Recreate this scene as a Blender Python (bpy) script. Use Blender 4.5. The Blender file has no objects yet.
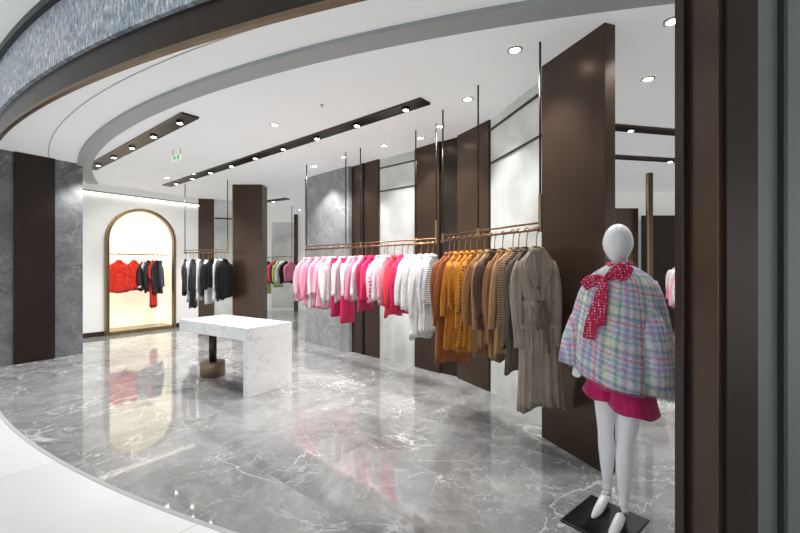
import bpy, math, random
from mathutils import Vector, Matrix, noise
random.seed(7)
sc=bpy.context.scene
COL=sc.collection
PI=math.pi
def lin(h):
    h=h.lstrip('#'); r=[int(h[i:i+2],16)/255 for i in (0,2,4)]
    return tuple([(c/12.92 if c<=.04045 else ((c+.055)/1.055)**2.4) for c in r]+[1])
# ------------------------------------------------------------------ materials
def newmat(name):
    m=bpy.data.materials.new(name); m.use_nodes=True
    nt=m.node_tree; b=nt.nodes['Principled BSDF']
    return m,nt,b
def N(nt,t,**k):
    n=nt.nodes.new(t)
    for a,v in k.items(): setattr(n,a,v)
    return n
def ramp(nt,stops,interp='LINEAR'):
    r=N(nt,'ShaderNodeValToRGB'); cr=r.color_ramp; cr.interpolation=interp
    while len(cr.elements)<len(stops): cr.elements.new(.5)
    for e,(p,c) in zip(cr.elements,stops): e.position=p; e.color=c
    return r
def simple(name,hexc,rough=.5,metal=0,scale=8,var=.08,bump=0,bscale=60,emit=0,sheen=0,coat=0,coords='Object',drape=0):
    m,nt,b=newmat(name); c=lin(hexc)
    tc=N(nt,'ShaderNodeTexCoord'); no=N(nt,'ShaderNodeTexNoise'); no.inputs['Scale'].default_value=scale; no.inputs['Detail'].default_value=3
    nt.links.new(tc.outputs[coords],no.inputs['Vector'])
    lo=tuple(max(0,x*(1-var)) for x in c[:3])+(1,); hi=tuple(min(1,x*(1+var)) for x in c[:3])+(1,)
    r=ramp(nt,[(.3,lo),(.7,hi)]); nt.links.new(no.outputs['Fac'],r.inputs['Fac']); nt.links.new(r.outputs['Color'],b.inputs['Base Color'])
    b.inputs['Roughness'].default_value=rough; b.inputs['Metallic'].default_value=metal
    if emit:
        nt.links.new(r.outputs['Color'],b.inputs['Emission Color']); b.inputs['Emission Strength'].default_value=emit
    if sheen: b.inputs['Sheen Weight'].default_value=sheen
    if coat: b.inputs['Coat Weight'].default_value=coat
    if bump:
        n2=N(nt,'ShaderNodeTexNoise'); n2.inputs['Scale'].default_value=bscale; n2.inputs['Detail'].default_value=4
        nt.links.new(tc.outputs[coords],n2.inputs['Vector'])
        bp=N(nt,'ShaderNodeBump'); bp.inputs['Strength'].default_value=bump; bp.inputs['Distance'].default_value=.01
        nt.links.new(n2.outputs['Fac'],bp.inputs['Height'])
        if drape:
            mp=N(nt,'ShaderNodeMapping'); mp.inputs['Scale'].default_value=(28,28,4.5); nt.links.new(tc.outputs[coords],mp.inputs['Vector'])
            n4=N(nt,'ShaderNodeTexNoise'); n4.inputs['Scale'].default_value=1; n4.inputs['Detail'].default_value=2; n4.inputs['Distortion'].default_value=.6; nt.links.new(mp.outputs['Vector'],n4.inputs['Vector'])
            b2=N(nt,'ShaderNodeBump'); b2.inputs['Strength'].default_value=drape; b2.inputs['Distance'].default_value=.03
            nt.links.new(n4.outputs['Fac'],b2.inputs['Height']); nt.links.new(bp.outputs['Normal'],b2.inputs['Normal']); bp=b2
        nt.links.new(bp.outputs['Normal'],b.inputs['Normal'])
    return m
def marble(name,dark,light,vein,scale=1.0,rough=.1,veinw=.02,tile=None,vmix=.8,lo=.3,hi=.7,dist=1.0,spec=None,mlo=.42,mhi=.6,toff=.7):
    m,nt,b=newmat(name); L=nt.links.new
    tc=N(nt,'ShaderNodeTexCoord')
    vec=tc.outputs['Object']
    if tile:
        br=N(nt,'ShaderNodeTexBrick'); br.offset=0.5; br.inputs['Scale'].default_value=1
        br.inputs['Brick Width'].default_value=tile[0]; br.inputs['Row Height'].default_value=tile[1]
        br.inputs['Mortar Size'].default_value=.0016; br.inputs['Color1'].default_value=(0,0,0,1); br.inputs['Color2'].default_value=(1,1,1,1); br.inputs['Mortar'].default_value=(.5,.5,.5,1)
        mp=N(nt,'ShaderNodeMapping'); mp.inputs['Rotation'].default_value=(0,0,.7); L(vec,mp.inputs['Vector']); L(mp.outputs['Vector'],br.inputs['Vector'])
        vm=N(nt,'ShaderNodeVectorMath',operation='SCALE'); vm.inputs['Scale'].default_value=toff; L(br.outputs['Color'],vm.inputs[0])
        va=N(nt,'ShaderNodeVectorMath',operation='ADD'); L(vec,va.inputs[0]); L(vm.outputs['Vector'],va.inputs[1]); vec2=va.outputs['Vector']
    else: vec2=vec
    n1=N(nt,'ShaderNodeTexNoise'); n1.inputs['Scale'].default_value=1.5*scale; n1.inputs['Detail'].default_value=11; n1.inputs['Roughness'].default_value=.72; n1.inputs['Distortion'].default_value=.5
    L(vec2,n1.inputs['Vector'])
    base=ramp(nt,[(lo,lin(dark)),(hi,lin(light))]); L(n1.outputs['Fac'],base.inputs['Fac'])
    col=base.outputs['Color']
    nm=N(nt,'ShaderNodeTexNoise'); nm.inputs['Scale'].default_value=1.1*scale; nm.inputs['Detail'].default_value=2; L(vec2,nm.inputs['Vector'])
    rm_=ramp(nt,[(mlo,(.12,.12,.12,1)),(mhi,(1,1,1,1))]); L(nm.outputs['Fac'],rm_.inputs['Fac'])
    for sc_,w,am in ((.8*scale,veinw*.4,vmix*.9),(1.9*scale,veinw*.36,vmix*.8),(4.2*scale,veinw*.45,vmix*.5)):
        n2=N(nt,'ShaderNodeTexNoise'); n2.inputs['Scale'].default_value=sc_; n2.inputs['Detail'].default_value=8; n2.inputs['Roughness'].default_value=.55; n2.inputs['Distortion'].default_value=dist
        L(vec2,n2.inputs['Vector'])
        s=N(nt,'ShaderNodeMath',operation='SUBTRACT'); s.inputs[1].default_value=.5; L(n2.outputs['Fac'],s.inputs[0])
        a=N(nt,'ShaderNodeMath',operation='ABSOLUTE'); L(s.outputs[0],a.inputs[0])
        r=ramp(nt,[(0,(am,)*3+(1,)),(w,(0,0,0,1))]); L(a.outputs[0],r.inputs['Fac'])
        mu=N(nt,'ShaderNodeMath',operation='MULTIPLY'); L(r.outputs['Color'],mu.inputs[0]); L(rm_.outputs['Color'],mu.inputs[1])
        mx=N(nt,'ShaderNodeMixRGB'); mx.inputs[2].default_value=lin(vein); L(mu.outputs[0],mx.inputs[0]); L(col,mx.inputs[1]); col=mx.outputs[0]
    if tile:
        mx=N(nt,'ShaderNodeMixRGB'); mx.blend_type='MULTIPLY'; mx.inputs[0].default_value=1
        rr=ramp(nt,[(0,(.96,.96,.96,1)),(1,(1.02,1.02,1.02,1))]); L(br.outputs['Color'],rr.inputs['Fac']); L(col,mx.inputs[1]); L(rr.outputs['Color'],mx.inputs[2])
        m3=N(nt,'ShaderNodeMixRGB'); m3.inputs[2].default_value=lin('#8f8f8f'); L(br.outputs['Fac'],m3.inputs[0]); L(mx.outputs[0],m3.inputs[1]); col=m3.outputs[0]
    L(col,b.inputs['Base Color']); b.inputs['Roughness'].default_value=rough
    if spec: b.inputs['Specular IOR Level'].default_value=spec
    return m
M={}
M['floor']=marble('floor_marble','#6f6f70','#a8a8a8','#efefef',1.0,.045,.017,(1.6,.8),.8,lo=.32,hi=.68,spec=.95)
M['mall']=marble('mall_floor_tile','#eceeef','#f6f7f7','#ffffff',.5,.15,.01,(1.6,1.6),.3)
M['white_marble']=marble('white_marble','#e3e3e4','#f2f2f2','#989ba1',1.4,.12,.018,None,.6)
M['stone']=marble('grey_stone','#4f5254','#85878a','#c4c5c6',1.4,.25,.014,None,.6)
M['stone_light']=marble('light_grey_stone','#77797c','#a8aaad','#dedfe0',1.4,.25,.016,None,.6)
M['bronze']=simple('bronze_panel','#4c3c31',.28,.6,3,.1)
M['bronze_dark']=simple('dark_bronze','#322924',.28,.55,3,.12)
M['brass']=simple('brass','#9c8560',.3,.85,5,.08)
M['trimbrass']=simple('header_edge_metal','#7e6b56',.35,.7,5,.08)
M['copper']=simple('copper_rail','#866450',.3,.9,5,.08)
M['black']=simple('black_metal','#151414',.4,.3,8,.1)
M['ceiling']=simple('ceiling_paint_fill_glow','#e4e6e6',.8,0,1,.015,emit=.16)  # weak even emission added to the paint so the ceiling gives fill light
M['ceil_band']=simple('ceiling_band_paint','#b6baba',.7,0,1,.02)
M['wall']=simple('white_wall_paint_glow','#e9e9e6',.6,0,1.5,.02,emit=.12)  # faint emission added to the paint, brightens walls that are no lamps
M['greywall']=simple('grey_green_panel','#6a6e6b',.4,.2,2,.05)
M['greydark']=simple('dark_grey_metal','#3a3c3b',.4,.3,2,.05)
M['glow']=simple('lamp_glow','#fff4e2',.5,0,1,.0,emit=14)
M['softglow']=simple('cove_glow','#fff7ea',.5,0,1,.0,emit=1.5)
M['cream']=simple('cream_backlit_panel','#ece7cf',.6,0,1,.02,emit=.45)
M['mannequin']=simple('white_gloss','#eeeff2',.25,0,2,.01,coat=.4)
M['hanger']=simple('hanger_metal','#b08b5c',.3,.9,5,.1)
M['chrome']=simple('pale_chrome','#c6c7c6',.3,.5,5,.05)
# ribbed glass
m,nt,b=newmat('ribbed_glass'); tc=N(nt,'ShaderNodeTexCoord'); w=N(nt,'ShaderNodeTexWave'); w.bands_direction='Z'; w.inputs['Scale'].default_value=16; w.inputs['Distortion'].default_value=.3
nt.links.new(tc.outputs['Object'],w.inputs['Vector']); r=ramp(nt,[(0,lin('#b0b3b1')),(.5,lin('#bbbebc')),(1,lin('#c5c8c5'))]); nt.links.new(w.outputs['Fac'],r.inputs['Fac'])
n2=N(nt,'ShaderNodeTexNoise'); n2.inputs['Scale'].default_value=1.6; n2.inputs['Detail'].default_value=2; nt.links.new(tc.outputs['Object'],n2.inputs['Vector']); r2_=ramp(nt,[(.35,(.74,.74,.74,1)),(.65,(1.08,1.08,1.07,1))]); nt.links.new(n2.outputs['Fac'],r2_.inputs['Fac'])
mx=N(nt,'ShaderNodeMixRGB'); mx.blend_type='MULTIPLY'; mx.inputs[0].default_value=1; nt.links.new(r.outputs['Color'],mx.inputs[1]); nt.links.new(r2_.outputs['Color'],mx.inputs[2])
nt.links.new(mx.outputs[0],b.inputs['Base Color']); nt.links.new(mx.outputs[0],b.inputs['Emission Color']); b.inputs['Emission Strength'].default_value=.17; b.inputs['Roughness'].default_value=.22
M['glass']=m
# mosaic fascia
m,nt,b=newmat('mosaic_stone'); tc=N(nt,'ShaderNodeTexCoord'); mp=N(nt,'ShaderNodeMapping'); mp.inputs['Scale'].default_value=(45,14,1)
nt.links.new(tc.outputs['UV'],mp.inputs['Vector']); n1=N(nt,'ShaderNodeTexNoise'); n1.inputs['Scale'].default_value=1; n1.inputs['Detail'].default_value=4; n1.inputs['Roughness'].default_value=.7
nt.links.new(mp.outputs['Vector'],n1.inputs['Vector'])
r=ramp(nt,[(.32,lin('#4f565e')),(.44,lin('#96a0aa')),(.54,lin('#b6bdc4')),(.64,lin('#f4f5f6'))]); nt.links.new(n1.outputs['Fac'],r.inputs['Fac'])
n3=N(nt,'ShaderNodeTexNoise'); n3.inputs['Scale'].default_value=3; nt.links.new(tc.outputs['UV'],n3.inputs['Vector']); r3=ramp(nt,[(.35,(.78,.83,.9,1)),(.65,(1.08,1.06,1.03,1))]); nt.links.new(n3.outputs['Fac'],r3.inputs['Fac'])
mx=N(nt,'ShaderNodeMixRGB'); mx.blend_type='MULTIPLY'; mx.inputs[0].default_value=1
nt.links.new(r.outputs['Color'],mx.inputs[1]); nt.links.new(r3.outputs['Color'],mx.inputs[2]); nt.links.new(mx.outputs[0],b.inputs['Base Color']); b.inputs['Roughness'].default_value=.35
bp=N(nt,'ShaderNodeBump'); bp.inputs['Strength'].default_value=.25; nt.links.new(n1.outputs['Fac'],bp.inputs['Height']); nt.links.new(bp.outputs['Normal'],b.inputs['Normal'])
M['mosaic']=m
# fabrics
def fabric(name,hexc,var=.12,bump=.25,bs=160): return simple('fabric_'+name,hexc,.85,0,6,var,bump,bs,sheen=.15,drape=.7)
F={}
for n,h in dict(taupe='#9b8e80',taupe_dark='#5f5348',camel='#966a3c',camel_light='#ad8860',brown='#553a2a',rust='#8a4812',mustard='#c27d18',
    white='#dedddf',cream='#ddd2c2',pink='#e884a4',palepink='#edb0c1',hotpink='#da1c5e',magenta='#b60d55',red='#cf1c16',coral='#e84454',
    black='#101013',grey='#a8abaf',green='#5f8a52',lime='#a9bd74',navy='#2b3350',offwhite='#e4e3e1',shorts='#bd1260').items(): F[n]=fabric(n,h)
F['redfur']=simple('fabric_red_fur','#e0260c',.95,0,18,.35,1.0,45,sheen=.3,drape=1.0)
F['blackfur']=simple('fabric_black_fur','#121214',.95,0,18,.5,1.0,45)
def striped(name,c1,c2,scale,direction='Z',thr=.5,dist=0):
    m,nt,b=newmat('fabric_'+name); tc=N(nt,'ShaderNodeTexCoord'); w=N(nt,'ShaderNodeTexWave'); w.bands_direction=direction; w.inputs['Scale'].default_value=scale; w.inputs['Distortion'].default_value=dist
    nt.links.new(tc.outputs['Object'],w.inputs['Vector']); r=ramp(nt,[(0,lin(c1)),(thr,lin(c2))],'CONSTANT'); nt.links.new(w.outputs['Fac'],r.inputs['Fac']); nt.links.new(r.outputs['Color'],b.inputs['Base Color']); b.inputs['Roughness'].default_value=.85
    return m
def dotted(name,c1,c2,scale,thr):
    m,nt,b=newmat('fabric_'+name); tc=N(nt,'ShaderNodeTexCoord'); w=N(nt,'ShaderNodeTexVoronoi'); w.inputs['Scale'].default_value=scale; w.inputs['Randomness'].default_value=.25
    nt.links.new(tc.outputs['Object'],w.inputs['Vector']); r=ramp(nt,[(0,lin(c1)),(thr,lin(c2))],'CONSTANT'); nt.links.new(w.outputs['Distance'],r.inputs['Fac']); nt.links.new(r.outputs['Color'],b.inputs['Base Color']); b.inputs['Roughness'].default_value=.7
    return m
F['stripe']=striped('white_navy_stripe','#e8e7e6','#33384f',14,'Z',.75)
F['brownstripe']=striped('brown_knit_stripe','#9c8163','#54402f',16,'Z',.55)
F['leaf']=dotted('mustard_brown_print','#6b3f16','#c27d18',30,.36)
F['pinkprint']=dotted('pink_print','#e02a6c','#f2c9d3',20,.35)
F['scarf']=dotted('magenta_white_dot','#f6e6ee','#b90e48',62,.24)
# plaid
m,nt,b=newmat('fabric_pastel_plaid'); tc=N(nt,'ShaderNodeTexCoord'); sp=N(nt,'ShaderNodeSeparateXYZ')
dn=N(nt,'ShaderNodeTexNoise'); dn.inputs['Scale'].default_value=70; dn.inputs['Detail'].default_value=5
nt.links.new(tc.outputs['Object'],dn.inputs['Vector'])
vm=N(nt,'ShaderNodeVectorMath',operation='SCALE'); vm.inputs['Scale'].default_value=.03; nt.links.new(dn.outputs['Color'],vm.inputs[0])
va=N(nt,'ShaderNodeVectorMath',operation='ADD'); nt.links.new(tc.outputs['UV'],va.inputs[0]); nt.links.new(vm.outputs[0],va.inputs[1]); nt.links.new(va.outputs[0],sp.inputs[0])
W_='#efeeee'
su=[(0,lin(W_)),(.07,lin('#a2c8bb')),(.13,lin(W_)),(.26,lin('#c4b4da')),(.33,lin(W_)),(.42,lin('#b5c4e0')),(.50,lin(W_)),(.58,lin('#e995b0')),(.63,lin(W_)),(.76,lin('#9db5d4')),(.82,lin('#eae6bc')),(.89,lin(W_))]
outs=[]
for ax,per in (('X',.21),('Y',.185)):
    d=N(nt,'ShaderNodeMath',operation='DIVIDE'); d.inputs[1].default_value=per; nt.links.new(sp.outputs[ax],d.inputs[0])
    f=N(nt,'ShaderNodeMath',operation='FRACT'); nt.links.new(d.outputs[0],f.inputs[0]); rr=ramp(nt,su,'LINEAR'); nt.links.new(f.outputs[0],rr.inputs['Fac']); outs.append(rr)
mx=N(nt,'ShaderNodeMixRGB'); mx.blend_type='MULTIPLY'; mx.inputs[0].default_value=.95; nt.links.new(outs[0].outputs[0],mx.inputs[1]); nt.links.new(outs[1].outputs[0],mx.inputs[2])
nz=N(nt,'ShaderNodeTexNoise'); nz.inputs['Scale'].default_value=120; nt.links.new(tc.outputs['Object'],nz.inputs['Vector']); r3=ramp(nt,[(.3,(.78,.78,.79,1)),(.65,(1.08,1.08,1.08,1))]); nt.links.new(nz.outputs['Fac'],r3.inputs['Fac'])
m2=N(nt,'ShaderNodeMixRGB'); m2.blend_type='MULTIPLY'; m2.inputs[0].default_value=1; nt.links.new(mx.outputs[0],m2.inputs[1]); nt.links.new(r3.outputs[0],m2.inputs[2])
nt.links.new(m2.outputs[0],b.inputs['Base Color']); b.inputs['Roughness'].default_value=.95
bp=N(nt,'ShaderNodeBump'); bp.inputs['Strength'].default_value=.7; bp.inputs['Distance'].default_value=.01; nt.links.new(nz.outputs['Fac'],bp.inputs['Height']); nt.links.new(bp.outputs['Normal'],b.inputs['Normal'])
F['plaid']=m
# ------------------------------------------------------------------ mesh helpers
def mk(name,verts,faces,mat,parent=None,smooth=False,label=None,cat=None,kind=None,loc=None,rotz=None,group=None,uvs=None):
    me=bpy.data.meshes.new(name); me.from_pydata([tuple(v) for v in verts],[],faces); me.update()
    if smooth:
        for p in me.polygons: p.use_smooth=(smooth is True) or len(p.vertices)==4
    if uvs:
        ul=me.uv_layers.new(name='UVMap')
        for l in me.loops: ul.data[l.index].uv=uvs[l.vertex_index]
    o=bpy.data.objects.new(name,me); COL.objects.link(o); me.materials.append(mat)
    return fin(o,parent,label,cat,kind,loc,rotz,group)
def fin(o,parent=None,label=None,cat=None,kind=None,loc=None,rotz=None,group=None):
    if parent: o.parent=parent
    if label: o['label']=label
    if cat and not parent: o['category']=cat
    if kind: o['kind']=kind
    if group: o['group']=group
    if loc is not None: o.location=loc
    if rotz is not None: o.rotation_euler=(0,0,rotz)
    return o
def empty(name,label,cat,loc,rotz=0,group=None):
    o=bpy.data.objects.new(name,None); COL.objects.link(o); o.empty_display_size=.1
    return fin(o,None,label,cat,None,loc,rotz,group)
def boxg(cx,cy,cz,sx,sy,sz):
    v=[(cx+a*sx/2,cy+b*sy/2,cz+c*sz/2) for c in(-1,1) for a,b in((-1,-1),(1,-1),(1,1),(-1,1))]
    f=[(3,2,1,0),(4,5,6,7),(0,1,5,4),(1,2,6,5),(2,3,7,6),(3,0,4,7)]
    return v,f
def join(*gs):
    V=[];Fs=[]
    for v,f in gs:
        o=len(V); V+=list(v); Fs+=[tuple(i+o for i in q) for q in f]
    return V,Fs
def bevel(o,w=.004,s=2):
    m=o.modifiers.new('bevel','BEVEL'); m.width=w; m.segments=s; m.limit_method='ANGLE'; return o
def box(name,c,s,mat,parent=None,bev=.003,**k):
    v,f=boxg(0,0,0,*s); o=mk(name,v,f,mat,parent,loc=c,**k)
    if bev: bevel(o,bev)
    return o
def loft(rings,caps=True):
    n=len(rings[0]); V=[p for r in rings for p in r]; Fs=[]
    for i in range(len(rings)-1):
        for j in range(n):
            a=i*n+j; b_=i*n+(j+1)%n; Fs.append((a,b_,b_+n,a+n))
    if caps:
        Fs.append(tuple(reversed(range(n)))); Fs.append(tuple(range((len(rings)-1)*n,len(rings)*n)))
    return V,Fs
def tubeg(pts,rad,n=10,caps=True,flat=1.0,mod=None):
    pts=[Vector(p) for p in pts]; rings=[]
    if not hasattr(rad,'__len__'): rad=[rad]*len(pts)
    for i,p in enumerate(pts):
        t=(pts[min(i+1,len(pts)-1)]-pts[max(i-1,0)]).normalized()
        up=Vector((0,1,0)) if abs(t.y)<.9 else Vector((0,0,1))
        a=t.cross(up).normalized(); b_=a.cross(t).normalized()
        rings.append([p+(a*math.cos(2*PI*j/n)+b_*math.sin(2*PI*j/n)*flat)*rad[i]*(mod(2*PI*j/n,i/(len(pts)-1)) if mod else 1) for j in range(n)])
    return loft(rings,caps)
def cylg(c,r,h,n=24,r2=None):
    r2=r if r2 is None else r2
    return loft([[Vector((c[0]+r*math.cos(2*PI*j/n),c[1]+r*math.sin(2*PI*j/n),c[2])) for j in range(n)],[Vector((c[0]+r2*math.cos(2*PI*j/n),c[1]+r2*math.sin(2*PI*j/n),c[2]+h)) for j in range(n)]])
def interp(x,ks):
    if x<=ks[0][0]: return ks[0][1]
    for (a,b_),(c,d) in zip(ks,ks[1:]):
        if x<=c:
            t=(x-a)/(c-a)
            return b_+(d-b_)*t
    return ks[-1][1]
# ------------------------------------------------------------------ setting
CX,CY,R0=4.06,14.43,13.17
CEIL=3.26
def arcpt(r,t): return (CX+r*math.cos(t),CY+r*math.sin(t))
def ring(name,r0,r1,z0,z1,t0,t1,n,mat,**k):
    V=[];Fs=[];U=[]
    for i in range(n+1):
        t=t0+(t1-t0)*i/n
        for r,z in((r0,z0),(r1,z0),(r1,z1),(r0,z1)):
            x,y=arcpt(r,t); V.append((x,y,z)); U.append((t*r1,z))
    for i in range(n):
        a=i*4;b_=a+4
        for j in range(4):
            q=(j+1)%4; Fs.append((a+j,b_+j,b_+q,a+q))
    Fs.append((3,2,1,0)); Fs.append(tuple(n*4+j for j in range(4)))
    return mk(name,V,Fs,mat,uvs=U,**k)
def rad(d): return math.radians(d)
n=160
V=[(*arcpt(R0,2*PI*i/n),0) for i in range(n)]
mk('floor',V,[tuple(range(n))],M['floor'],kind='structure',label='polished grey marble boutique floor with pale veins')
def flatring(name,r0,r1,z,mat,down=False,**k):
    V=[];Fs=[]
    for i in range(n):
        V.append((*arcpt(r0,2*PI*i/n),z)); V.append((*arcpt(r1,2*PI*i/n),z))
    for i in range(n):
        a=2*i;b_=2*((i+1)%n); Fs.append((a,a+1,b_+1,b_))
    return mk(name,V,Fs,mat,**k)
flatring('floor_mall',R0,32,0,M['mall'],kind='structure',label='pale glossy tiled concourse floor')
ring('trim_1',R0-.015,R0+.015,-.01,.003,rad(-150),rad(-80),80,M['ceil_band'],kind='structure',label='thin curved threshold strip')
V=[(*arcpt(R0-.03,2*PI*i/n),CEIL) for i in range(n)]
mk('ceiling',V,[tuple(reversed(range(n)))],M['ceiling'],kind='structure',label='white painted ceiling with added fill glow')
flatring('ceiling_mall',R0,32,3.62,M['ceiling'],kind='structure',label='white concourse ceiling with added fill glow')
ring('trim_2',R0-.03,R0+.0,2.83,3.04,rad(-150),rad(-80),90,M['bronze_dark'],kind='structure',label='curved dark bronze header band')
ring('trim_3',R0-.02,R0+.015,2.815,2.84,rad(-150),rad(-80),90,M['trimbrass'],kind='structure',label='thin curved brass edge strip')
ring('wall_fascia',R0-.04,R0+.03,3.04,3.50,rad(-150),rad(-80),90,M['mosaic'],kind='structure',label='curved blue-grey mosaic stone fascia')
ring('trim_4',R0-.04,R0+.07,3.50,3.56,rad(-150),rad(-80),90,M['black'],kind='structure',label='dark curved cap strip over fascia')
ring('trim_5',R0-.04,R0+.02,3.56,3.63,rad(-150),rad(-80),90,M['wall'],kind='structure',label='white curved ceiling upstand')
ring('trim_6',12.02,12.22,CEIL-.035,CEIL-.001,rad(-150),rad(-60),90,M['ceil_band'],kind='structure',label='curved grey ceiling band')
ring('trim_7',R0-.6,R0-.59,CEIL-.005,CEIL-.001,rad(-150),rad(-70),90,M['ceil_band'],kind='structure',label='thin ceiling joint')
def plan_panel(name,p0,p1,z0,z1,th,mat,parent=None,bev=.003,off=0,**k):
    p0=Vector(p0);p1=Vector(p1); d=(p1-p0); L=d.length; d.normalize(); nrm=Vector((-d.y,d.x)); mid=(p0+p1)/2
    if nrm.dot(mid)<0: nrm=-nrm
    c=mid+nrm*(th/2-off)
    v,f=boxg(0,0,0,L,th,z1-z0)
    o=mk(name,v,f,mat,parent,loc=(c.x,c.y,(z0+z1)/2),rotz=math.atan2(d.y,d.x),**k)
    if bev: bevel(o,bev)
    return o
S='structure'
plan_panel('wall_pier',(-6.25,5.55),(-5.47,6.9),0,CEIL,.5,M['stone'],kind=S,label='grey stone clad pier')
plan_panel('wall_pier_panel',(-5.93,6.13),(-5.68,6.56),0,CEIL,.06,M['bronze_dark'],off=.06,kind=S,label='brown bronze panel on stone pier')
# arch wall
A=Vector((-6.39,8.70)); u=Vector((.589,.808)); u.normalize()
aw=math.atan2(u.y,u.x)
ac=A+u*.69
def arch_pts(r,zs,zb,n=24):
    return [(-r,zb)]+[(-r*math.cos(PI*i/n),zs+r*math.sin(PI*i/n)) for i in range(n+1)]+[(r,zb)]
ri,zs=.66,2.10
Vv=[];Ff=[]
def quad(a,b_,c,d):
    o=len(Vv); Vv.extend([(p[0],0,p[1]) for p in (a,b_,c,d)]); Ff.append((o,o+1,o+2,o+3))
quad((-2.2,0),(-ri,0),(-ri,CEIL),(-2.2,CEIL)); quad((ri,0),(1.32,0),(1.32,CEIL),(ri,CEIL)); quad((-ri,0),(ri,0),(ri,.08),(-ri,.08))
na=24
for i in range(na):
    a0=PI*i/na;a1=PI*(i+1)/na
    p=(-ri*math.cos(a0),zs+ri*math.sin(a0)); q=(-ri*math.cos(a1),zs+ri*math.sin(a1))
    quad(p,q,(q[0],CEIL),(p[0],CEIL))
mk('wall_arch',Vv,Ff,M['wall'],loc=(ac.x,ac.y,0),rotz=aw,kind=S,label='white wall with arched opening')
o=box('baseboard_arch_side',(0,0,0),(.72,.02,.1),M['bronze'],kind=S,label='dark baseboard'); c=A-u*.40; o.location=(c.x+.01,c.y-.01,.05); o.rotation_euler=(0,0,aw)
o=box('baseboard_arch_end',(0,0,0),(.54,.02,.1),M['bronze'],kind=S,label='dark baseboard'); c=A+u*1.73; o.location=(c.x+.01,c.y-.01,.05); o.rotation_euler=(0,0,aw)
o=box('trim_cove',(0,0,0),(3.4,.05,.035),M['softglow'],kind=S,label='glowing cove strip at top of wall'); c=A+u*.3; o.location=(c.x+.03,c.y-.02,3.06); o.rotation_euler=(0,0,aw)
o=box('trim_cove_shadow',(0,0,0),(3.4,.05,.02),M['greywall'],kind=S,label='grey strip painted as shadow line above cove'); o.location=(c.x+.03,c.y-.02,3.1); o.rotation_euler=(0,0,aw)  # solid grey strip stands in for the shade of the gap
niche=empty('display_niche','arched brass-framed wall niche with glowing cream lining','niche',(ac.x,ac.y,0),aw)
def arch_sweep(name,r_in,r_out,y0,y1,zb,mat,parent,zs=zs,**k):
    V=[];Fs=[]; pi=arch_pts(r_in,zs,zb); po=arch_pts(r_out,zs,zb); m_=len(pi)
    for a,b_ in zip(pi,po): V+= [(a[0],y0,a[1]),(b_[0],y0,b_[1]),(b_[0],y1,b_[1]),(a[0],y1,a[1])]
    for i in range(m_-1):
        a=i*4;b2=a+4
        for j in range(4):
            q=(j+1)%4; Fs.append((a+j,a+q,b2+q,b2+j))
    Fs.append((0,3,2,1)); Fs.append(tuple((m_-1)*4+j for j in range(4)))
    return mk(name,V,Fs,mat,parent,**k)
arch_sweep('frame',.685,.725,-.10,.0,0,M['brass'],niche,label='wide brass arched frame')
arch_sweep('frame_edge',.665,.688,-.12,.02,.0,M['trimbrass'],niche,label='bronze inner arched edge')
arch_sweep('lining',.66,.675,.0,.55,.0,M['cream'],niche,label='glowing cream arched lining')
pts=arch_pts(.66,zs,0); mk('back_panel',[(p[0],.54,p[1]) for p in pts],[tuple(range(len(pts)))],M['cream'],niche,label='cream backlit panel')
box('plinth',(0,.2,.04),(1.3,.62,.08),M['brass'],niche)
ZN=1.78
v,f=tubeg([(-.66,.2,ZN),(.66,.2,ZN)],.012); mk('rail',v,f,M['copper'],niche,smooth=True)
# back wall pieces
plan_panel('wall_back_panel_bronze',(-5.3,10.33),(-4.86,10.44),0,CEIL,.08,M['bronze'],kind=S,label='brown bronze wall panel')
plan_panel('window_1',(-4.86,10.5),(-4.4,10.7),0,CEIL,.05,M['glass'],kind=S,label='white ribbed glass panel')
for z in (2.75,.9): plan_panel('trim_8' if z>2 else 'trim_9',(-4.86,10.48),(-4.4,10.68),z,z+.03,.03,M['black'],off=.02,kind=S,label='dark glass frame bar')
plan_panel('wall_back',(-7,13.6),(9,13.6),0,CEIL,.1,M['wall'],kind=S,label='white rear wall')
plan_panel('wall_back_return',(-5.3,10.5),(-5.3,13.6),0,CEIL,.1,M['wall'],kind=S,label='white side wall')
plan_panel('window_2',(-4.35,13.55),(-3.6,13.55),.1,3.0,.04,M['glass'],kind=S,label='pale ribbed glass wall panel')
plan_panel('trim_10',(-3.58,13.5),(-3.45,13.5),0,CEIL,.04,M['bronze'],kind=S,label='thin bronze wall strip')
col=empty('column','freestanding brown bronze column with brass edge','column',(-3.27,8.75,0))
box('shaft',(0,0,CEIL/2),(.62,.34,CEIL),M['bronze'],col)
box('edge_strip',(-.322,-.155,CEIL/2),(.02,.03,CEIL),M['brass'],col,label='brass edge strip')
# rack wall panels (curving wall)
plan_panel('wall_panel_bronze_near',(1.475,2.88),(1.245,3.52),0,CEIL,.1,M['bronze'],kind=S,label='tall brown bronze wall panel')
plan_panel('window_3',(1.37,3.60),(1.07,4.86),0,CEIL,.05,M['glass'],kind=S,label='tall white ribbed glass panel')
plan_panel('wall_panel_bronze_mid',(1.06,4.80),(.77,5.38),0,CEIL,.1,M['bronze'],kind=S,label='brown bronze wall panel')
plan_panel('wall_panel_bronze_fold',(.80,5.42),(.53,5.68),0,CEIL,.1,M['bronze_dark'],kind=S,label='dark bronze wall panel')
plan_panel('wall_panel_bronze_wide',(.55,5.62),(.22,5.98),0,CEIL,.1,M['bronze'],kind=S,label='brown bronze wall panel')
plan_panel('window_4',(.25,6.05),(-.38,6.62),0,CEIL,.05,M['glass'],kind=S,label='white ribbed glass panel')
plan_panel('wall_panel_bronze_far',(-.36,6.55),(-.92,7.12),0,CEIL,.1,M['bronze'],kind=S,label='brown bronze wall panel')
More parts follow.
